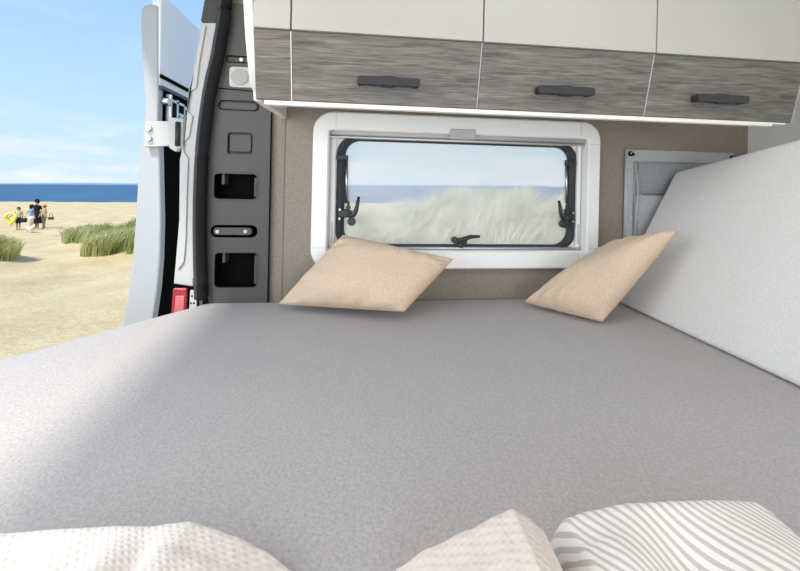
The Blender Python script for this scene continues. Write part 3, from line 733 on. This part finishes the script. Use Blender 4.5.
# ---- dune grass
def grass_mat(name, ca, cb, cc):
    m, nt, b = nodes(name); b.inputs['Roughness'].default_value = .7; b.inputs['Specular IOR Level'].default_value = .2
    at_ = N(nt, 'ShaderNodeTexCoord')
    sep = N(nt, 'ShaderNodeSeparateXYZ'); nt.links.new(at_.outputs['UV'], sep.inputs[0])
    cr = N(nt, 'ShaderNodeValToRGB'); e = cr.color_ramp.elements
    e[0].position = 0; e[0].color = lin(ca); e[1].position = 1; e[1].color = lin(cc); k = e.new(.5); k.color = lin(cb)
    nt.links.new(sep.outputs[0], cr.inputs[0]); nt.links.new(cr.outputs[0], b.inputs['Base Color'])
    o = nt.nodes['Material Output']; tl_ = N(nt, 'ShaderNodeBsdfTranslucent'); nt.links.new(cr.outputs[0], tl_.inputs[0])
    ms = N(nt, 'ShaderNodeMixShader'); ms.inputs[0].default_value = .4; nt.links.new(b.outputs[0], ms.inputs[1]); nt.links.new(tl_.outputs[0], ms.inputs[2]); nt.links.new(ms.outputs[0], o.inputs['Surface'])
    return m
def grass(n, xr, yr, thr, hmin, hmax, wdt, lean, seed, tuft=1.1):
    rnd = random.Random(seed); V = []; Fc = []; UV = []
    cnt = 0; tries = 0
    while cnt < n and tries < n*12:
        tries += 1
        y = rnd.uniform(*yr); r = rnd.uniform(*xr); x = r*y
        dh = dune_h(x, y)
        if dh < thr*(1+.8*noise.noise((x*.9, y*.9, 7))): continue
        cl = noise.noise((x*tuft, y*tuft, 11))+.5*noise.noise((x*tuft*2.6, y*tuft*2.6, 4))
        if rnd.random() > .62+cl*1.3: continue
        cnt += 1
        z = ground(x, y)-.02; h = rnd.uniform(hmin, hmax)*(1+.35*cl); a = rnd.gauss(lean+2.2*noise.noise((x*tuft, y*tuft, 2)), .7); b = rnd.uniform(.25, .9)*h
        dx, dy = math.cos(a), math.sin(a)*.7; w2 = wdt*rnd.uniform(.6, 1.3); c_ = min(1, max(0, rnd.gauss(.5+cl*.6, .22)))
        k = len(V); p = rnd.random()*6.28; wx, wy = math.cos(p)*w2, math.sin(p)*w2
        for (t, hh, ww) in ((0, 0, 1), (.25, .55, .9), (.62, .88, .6)):
            cx, cy, cz = x+dx*b*t, y+dy*b*t, z+h*hh
            V.append(out(cx-wx*ww, cy-wy*ww, cz)); V.append(out(cx+wx*ww, cy+wy*ww, cz)); UV += [(c_, t), (c_, t)]
        V.append(out(x+dx*b, y+dy*b, z+h*.93)); UV.append((c_, 1))
        Fc += [(k, k+1, k+3, k+2), (k+2, k+3, k+5, k+4), (k+4, k+5, k+6)]
    return V, Fc, UV
def add_grass(data, mat, label):
    return tag(obj('dune_grass', data, mat), label, 'grass', None, 'stuff')
straw = grass_mat('straw_grass', (152, 150, 102), (216, 209, 168), (250, 245, 218)); green = grass_mat('green_grass', (140, 160, 92), (186, 192, 128), (238, 230, 184))
add_grass(grass(30000, (-.30, .62), (8.2, 14.5), .20, .45, 1.0, .011, .4, 1, 1.6), straw, 'pale straw coloured dune grass seen through the window')
add_grass(grass(22000, (-.97, -.56), (9.5, 17), .26, .25, .55, .010, .1, 2), green, 'green dune grass right of the sand track, beside the open door')
add_grass(grass(5000, (-1.35, -.96), (8.6, 12.6), .22, .25, .5, .010, .1, 3), green, 'clump of green dune grass at the left edge')

# ---- people on the beach
def skinmesh(name, J, E_, mat, parent, lv=2):
    """J: list of (x,y,z,radius or (rx,ry)) in local metres, E_: edges; one continuous skinned surface"""
    me = bpy.data.meshes.new(name); me.from_pydata([j[:3] for j in J], E_, []); me.update()
    o = bpy.data.objects.new(name, me); COL.objects.link(o); o.parent = parent
    o.modifiers.new('skin', 'SKIN').use_smooth_shade = True
    if not me.skin_vertices: me.attributes  # layer is made with the modifier below when missing
    bm = bmesh.new(); bm.from_mesh(me); ly = bm.verts.layers.skin.verify(); bm.verts.ensure_lookup_table()
    for i, j in enumerate(J):
        r = j[3]; bm.verts[i][ly].radius = r if isinstance(r, tuple) else (r, r)
        bm.verts[i][ly].use_root = (i == 0)
    bm.to_mesh(me); bm.free()
    s = o.modifiers.new('sub', 'SUBSURF'); s.levels = s.render_levels = lv
    me.materials.append(mat); return o
def cloth_c(n, rgb): return plain(n, rgb, .85, spec=.2)
SK = cloth_c('skin', (198, 150, 120))
def person(px, d, h, yawdeg, hair, top, topc, low, lowc, label, arms=((.10, .02), (.10, .02)), hat=None, stride=.12, face=1):
    x = (px-400)/F_PX*d; z = ground(x, d)
    r = empty('person', out(x, d, z)); s = h/1.72
    r.rotation_euler = (0, 0, math.radians(yawdeg)-YAW); 
    J = [(0, 0, .93, .12), (0, 0, 1.08, .11), (0, 0, 1.28, (.14, .10)), (0, 0, 1.42, (.10, .075)), (0, 0, 1.50, .05), (0, -.01*face, 1.58, .075), (0, -.015*face, 1.66, .085),
         (.09, 0, .88, .095), (.10, -stride*.5, .50, .062), (.10, -stride*.3, .09, .042), (.10, -stride*.3-.14, .035, .035),
         (-.09, 0, .88, .095), (-.10, stride*.5-.05, .50, .062), (-.10, stride*1.1, .10, .042), (-.10, stride*1.1-.14, .035, .035)]
    E_ = [(0, 1), (1, 2), (2, 3), (3, 4), (4, 5), (5, 6), (0, 7), (7, 8), (8, 9), (9, 10), (0, 11), (11, 12), (12, 13), (13, 14)]
    for k, (sx, (ox, oy)) in enumerate(((1, arms[0]), (-1, arms[1]))):
        n = len(J); J += [(sx*.17, 0, 1.40, .055), (sx*(.19+ox*.6), -.02-oy*.4, 1.14, .043), (sx*(.19+ox), -.06-oy, .92+oy*.5, .032), (sx*(.19+ox), -.09-oy, .84+oy*.5, .035)]
        E_ += [(3, n), (n, n+1), (n+1, n+2), (n+2, n+3)]
    J = [(a*s, b*s, c*s, (tuple(q*s for q in q_) if isinstance(q_, tuple) else q_*s)) for a, b, c, q_ in J]
    skinmesh('body', J, E_, SK, r)
    def ell(rings, n=18):
        L = []
        for (cx, cy, cz, rx, ry) in rings:
            L.append([Vector((cx+rx*math.cos(2*math.pi*k/n), cy+ry*math.sin(2*math.pi*k/n), cz))*s for k in range(n)])
        return loft(L, True, False)
    def local(name, vf, mat):
        me = bpy.data.meshes.new(name); me.from_pydata([tuple(v) for v in vf[0]], [], vf[1]); me.shade_smooth()
        o = bpy.data.objects.new(name, me); COL.objects.link(o); o.parent = r; me.materials.append(mat); return o
    sl = []
    body_r = [(0, 0, .90, .165, .125), (0, 0, 1.1, .145, .115), (0, 0, 1.3, .18, .125), (0, 0, 1.42, .17, .10), (0, 0, 1.48, .07, .06)]
    parts = [ell(body_r)]
    for k, (sx, (ox, oy)) in enumerate(((1, arms[0]), (-1, arms[1]))):
        parts.append(tube([Vector((sx*.15, 0, 1.41))*s, Vector((sx*(.19+ox*.5), -.02-oy*.3, 1.2))*s], [.065*s, .06*s], 10))
    local(top, join(*parts), cloth_c(top+'_cloth', topc))
    if low == 'dress': g2 = ell([(0, .02, .32, .26, .22), (0, 0, .7, .21, .17), (0, 0, .98, .155, .12)])
    elif low == 'skirt': g2 = ell([(0, 0, .62, .22, .18), (0, 0, .95, .165, .13)])
    else:
        ln = .48 if low == 'shorts' else .12
        g2 = join(ell([(0, 0, .80, .185, .135), (0, 0, 1.0, .165, .125)]), *[tube([Vector((sx*.09, 0, .86))*s, Vector((sx*.10, sy*(1 if ln > .3 else 1.0), .5))*s] + ([Vector((sx*.10, sy*1.4, ln))*s] if ln < .3 else []), [.10*s, .085*s] + ([.06*s] if ln < .3 else []), 12) for sx, sy in ((1, -stride*.5), (-1, stride*.5-.02))])
    local({'dress': 'dress_skirt'}.get(low, low), g2, cloth_c(low+'_cloth', lowc))
    hr = ell([(0, .025*face, 1.52, .06, .05), (0, .03*face, 1.58, .10, .09), (0, .02*face, 1.68, .112, .105), (0, .01, 1.75, .09, .09), (0, 0, 1.79, .03, .03)])
    local('hair', hr, cloth_c('hair', hair))
    if hat: local('hat', join(ell([(0, 0, 1.70, .17, .17), (0, 0, 1.715, .17, .17)]), ell([(0, 0, 1.71, .11, .11), (0, 0, 1.80, .09, .09), (0, 0, 1.82, .05, .05)])), cloth_c('hat', hat))
    return tag(r, label, 'person'), x, d, z
person(19, 24.6, 1.42, 25, (90, 72, 50), 'shirt', (216, 206, 168), 'shorts', (50, 62, 74), 'person in pale top and dark shorts beside the yellow float, leftmost on the beach', ((.12, .1), (.25, .2)))
person(32, 24.0, 1.55, 150, (40, 34, 32), 'shirt', (110, 160, 214), 'shorts', (236, 234, 232), 'person in a light blue shirt and white shorts walking on the sand', ((.14, .1), (.1, .02)), hat=(44, 40, 42))
person(37.3, 25.2, 1.85, 10, (30, 26, 28), 'shirt', (38, 36, 48), 'dress', (28, 28, 38), 'tall person in a long black dress and black hat, middle of the beach group', ((.14, .1), (.22, .12)), hat=(30, 28, 32))
person(44.6, 24.6, 1.55, -15, (150, 112, 70), 'shirt', (196, 178, 134), 'trousers', (150, 140, 122), 'person in straw hat, beige shirt and grey-brown trousers, rightmost on the beach', ((.2, .1), (.12, .05)), hat=(200, 168, 108))
def outdoor_thing(name, px, d, dz, vf, mat, label, cat):
    x = (px-400)/F_PX*d; z = ground(x, d)+dz; p = out(x, d, z)
    V_ = [Vector((v[0], v[1], v[2]))+p for v in vf[0]]
    return tag(obj(name, (V_, vf[1]), mat, smooth=True), label, cat)
# yellow swim ring held up beside the leftmost person
rr = []
for k in range(33):
    t = 2*math.pi*k/32; rr.append((.22*math.cos(t)+.06*math.sin(2*t), .06*math.sin(t*2), .34*math.sin(t)+.44+.25))
outdoor_thing('swim_ring', 11.5, 24.2, .05, tube(rr, .085, 12, False), plain('yellow_vinyl', (246, 232, 90), .35), 'bright yellow swim ring held beside the leftmost person on the beach', 'swim ring')
outdoor_thing('beach_bag', 24.5, 24.2, .5, join(prism([(-.13, 0), (.13, 0), (.16, .26), (-.16, .26)], 1, -.06, .06), tube([(-.10, 0, .24), (-.06, 0, .4), (.06, 0, .4), (.10, 0, .24)], .015, 8)), cloth_c('navy_bag', (44, 52, 66)), 'dark beach bag hanging between the two left people on the beach', 'bag')
outdoor_thing('basket', 51.5, 24.6, .62, join(prism([(-.11, 0), (.11, 0), (.14, .16), (-.14, .16)], 1, -.08, .08), tube([(-.10, 0, .15), (-.07, 0, .4), (.07, 0, .4), (.10, 0, .15)], .012, 8)), cloth_c('basket', (96, 74, 54)), 'small brown basket carried by the rightmost person on the beach', 'basket')
# small white dog in front of the group
dg = empty('dog', out((30-400)/F_PX*23.2, 23.2, ground((30-400)/F_PX*23.2, 23.2))); dg.rotation_euler = (0, 0, -.4)
J = [(0, 0, .26, .085), (.16, 0, .27, .095), (.26, 0, .34, .06), (.32, 0, .42, .065), (.40, 0, .39, .035), (-.14, 0, .27, .075), (-.24, 0, .36, .025),
     (.16, .06, .14, .03), (.17, .06, .02, .025), (.16, -.06, .14, .03), (.17, -.06, .02, .025), (-.16, .06, .16, .035), (-.20, .06, .09, .024), (-.17, .06, .02, .024), (-.16, -.06, .16, .035), (-.20, -.06, .09, .024), (-.17, -.06, .02, .024), (.30, .04, .49, .02), (.30, -.04, .49, .02)]
skinmesh('body', J, [(0, 1), (1, 2), (2, 3), (3, 4), (0, 5), (5, 6), (1, 7), (7, 8), (1, 9), (9, 10), (5, 11), (11, 12), (12, 13), (5, 14), (14, 15), (15, 16), (3, 17), (3, 18)], cloth_c('white_fur', (236, 232, 228)), dg)
tag(dg, 'small white dog on the sand in front of the group of people', 'dog')

# ================================================================== SKY AND LIGHT
wd = bpy.data.worlds.new('sky'); scn.world = wd; wd.use_nodes = True; nt = wd.node_tree
bg = nt.nodes['Background']
tc = N(nt, 'ShaderNodeTexCoord')
rot = QM.transposed().to_euler('XYZ'); mp = N(nt, 'ShaderNodeMapping'); mp.inputs['Rotation'].default_value = rot
nt.links.new(tc.outputs['Generated'], mp.inputs['Vector'])
sep = N(nt, 'ShaderNodeSeparateXYZ'); nt.links.new(mp.outputs['Vector'], sep.inputs[0])
cr = N(nt, 'ShaderNodeValToRGB'); e = cr.color_ramp.elements
e[0].position = 0; e[0].color = lin((216, 236, 246)); e[1].position = 1; e[1].color = lin((96, 150, 226))
for p_, c_ in ((.06, (208, 234, 248)), (.16, (190, 226, 250)), (.30, (176, 215, 250)), (.45, (160, 202, 247))):
    k = e.new(p_); k.color = lin(c_)
nt.links.new(sep.outputs[2], cr.inputs[0])
mp2 = N(nt, 'ShaderNodeMapping'); mp2.inputs['Scale'].default_value = (1.6, 1.6, 7); nt.links.new(mp.outputs['Vector'], mp2.inputs['Vector'])
cn = N(nt, 'ShaderNodeTexNoise', Scale=2.6, Detail=9.0, Roughness=.6); nt.links.new(mp2.outputs['Vector'], cn.inputs['Vector'])
c1 = N(nt, 'ShaderNodeMapRange'); c1.inputs[1].default_value = .46; c1.inputs[2].default_value = .62; c1.inputs[4].default_value = 1; nt.links.new(cn.outputs['Fac'], c1.inputs[0])
band = N(nt, 'ShaderNodeMapRange'); band.inputs[1].default_value = .16; band.inputs[2].default_value = .03; nt.links.new(sep.outputs[2], band.inputs[0])
band2 = N(nt, 'ShaderNodeMath', operation='MAXIMUM'); band2.inputs[1].default_value = .12; nt.links.new(band.outputs[0], band2.inputs[0])
cm = N(nt, 'ShaderNodeMath', operation='MULTIPLY'); nt.links.new(c1.outputs[0], cm.inputs[0]); nt.links.new(band2.outputs[0], cm.inputs[1])
mx = N(nt, 'ShaderNodeMix', data_type='RGBA'); mx.inputs[7].default_value = lin((240, 246, 250)); nt.links.new(cm.outputs[0], mx.inputs[0]); nt.links.new(cr.outputs[0], mx.inputs[6])
nt.links.new(mx.outputs[2], bg.inputs[0]); bg.inputs[1].default_value = 1.06

def lamp(name, typ, loc, direction, energy, color=(1, 1, 1), **k):
    l = bpy.data.lights.new(name, typ); l.energy = energy; l.color = color
    for a_, b_ in k.items(): setattr(l, a_, b_)
    o = bpy.data.objects.new(name, l); COL.objects.link(o); o.location = Vector(loc)+Vector((0, 0, Z0))
    o.rotation_euler = Vector(direction).to_track_quat('-Z', 'Y').to_euler(); return o
lamp('sun', 'SUN', (0, 0, 20), (.30, .50, -.80), 4.1, (1, .95, .86), angle=math.radians(6))
# added fill lamps under the hatch, behind the viewer and in the rear doorway
lamp('hatch_fill', 'AREA', (.70, -1.10, .755), (-.1, -.15, -1), 3.2, (1, .99, .975), shape='RECTANGLE', size=1.05, size_y=.9)
lamp('near_side_fill', 'AREA', (.55, -1.98, -.28), (.05, 1, -.0), 12, (1, .99, .98), shape='RECTANGLE', size=1.45, size_y=.9)
lamp('rear_door_fill', 'AREA', (-.72, -1.1, .25), (1, .35, -.12), 11, (1, .99, .98), shape='RECTANGLE', size=1.1, size_y=.9)

vs = scn.view_settings; vs.view_transform = 'Standard'; vs.look = 'None'; vs.exposure = 0; vs.gamma = 1; vs.use_curve_mapping = False
scn.cycles.max_bounces = 8; scn.cycles.diffuse_bounces = 5; scn.cycles.transparent_max_bounces = 12; scn.cycles.use_denoising = True
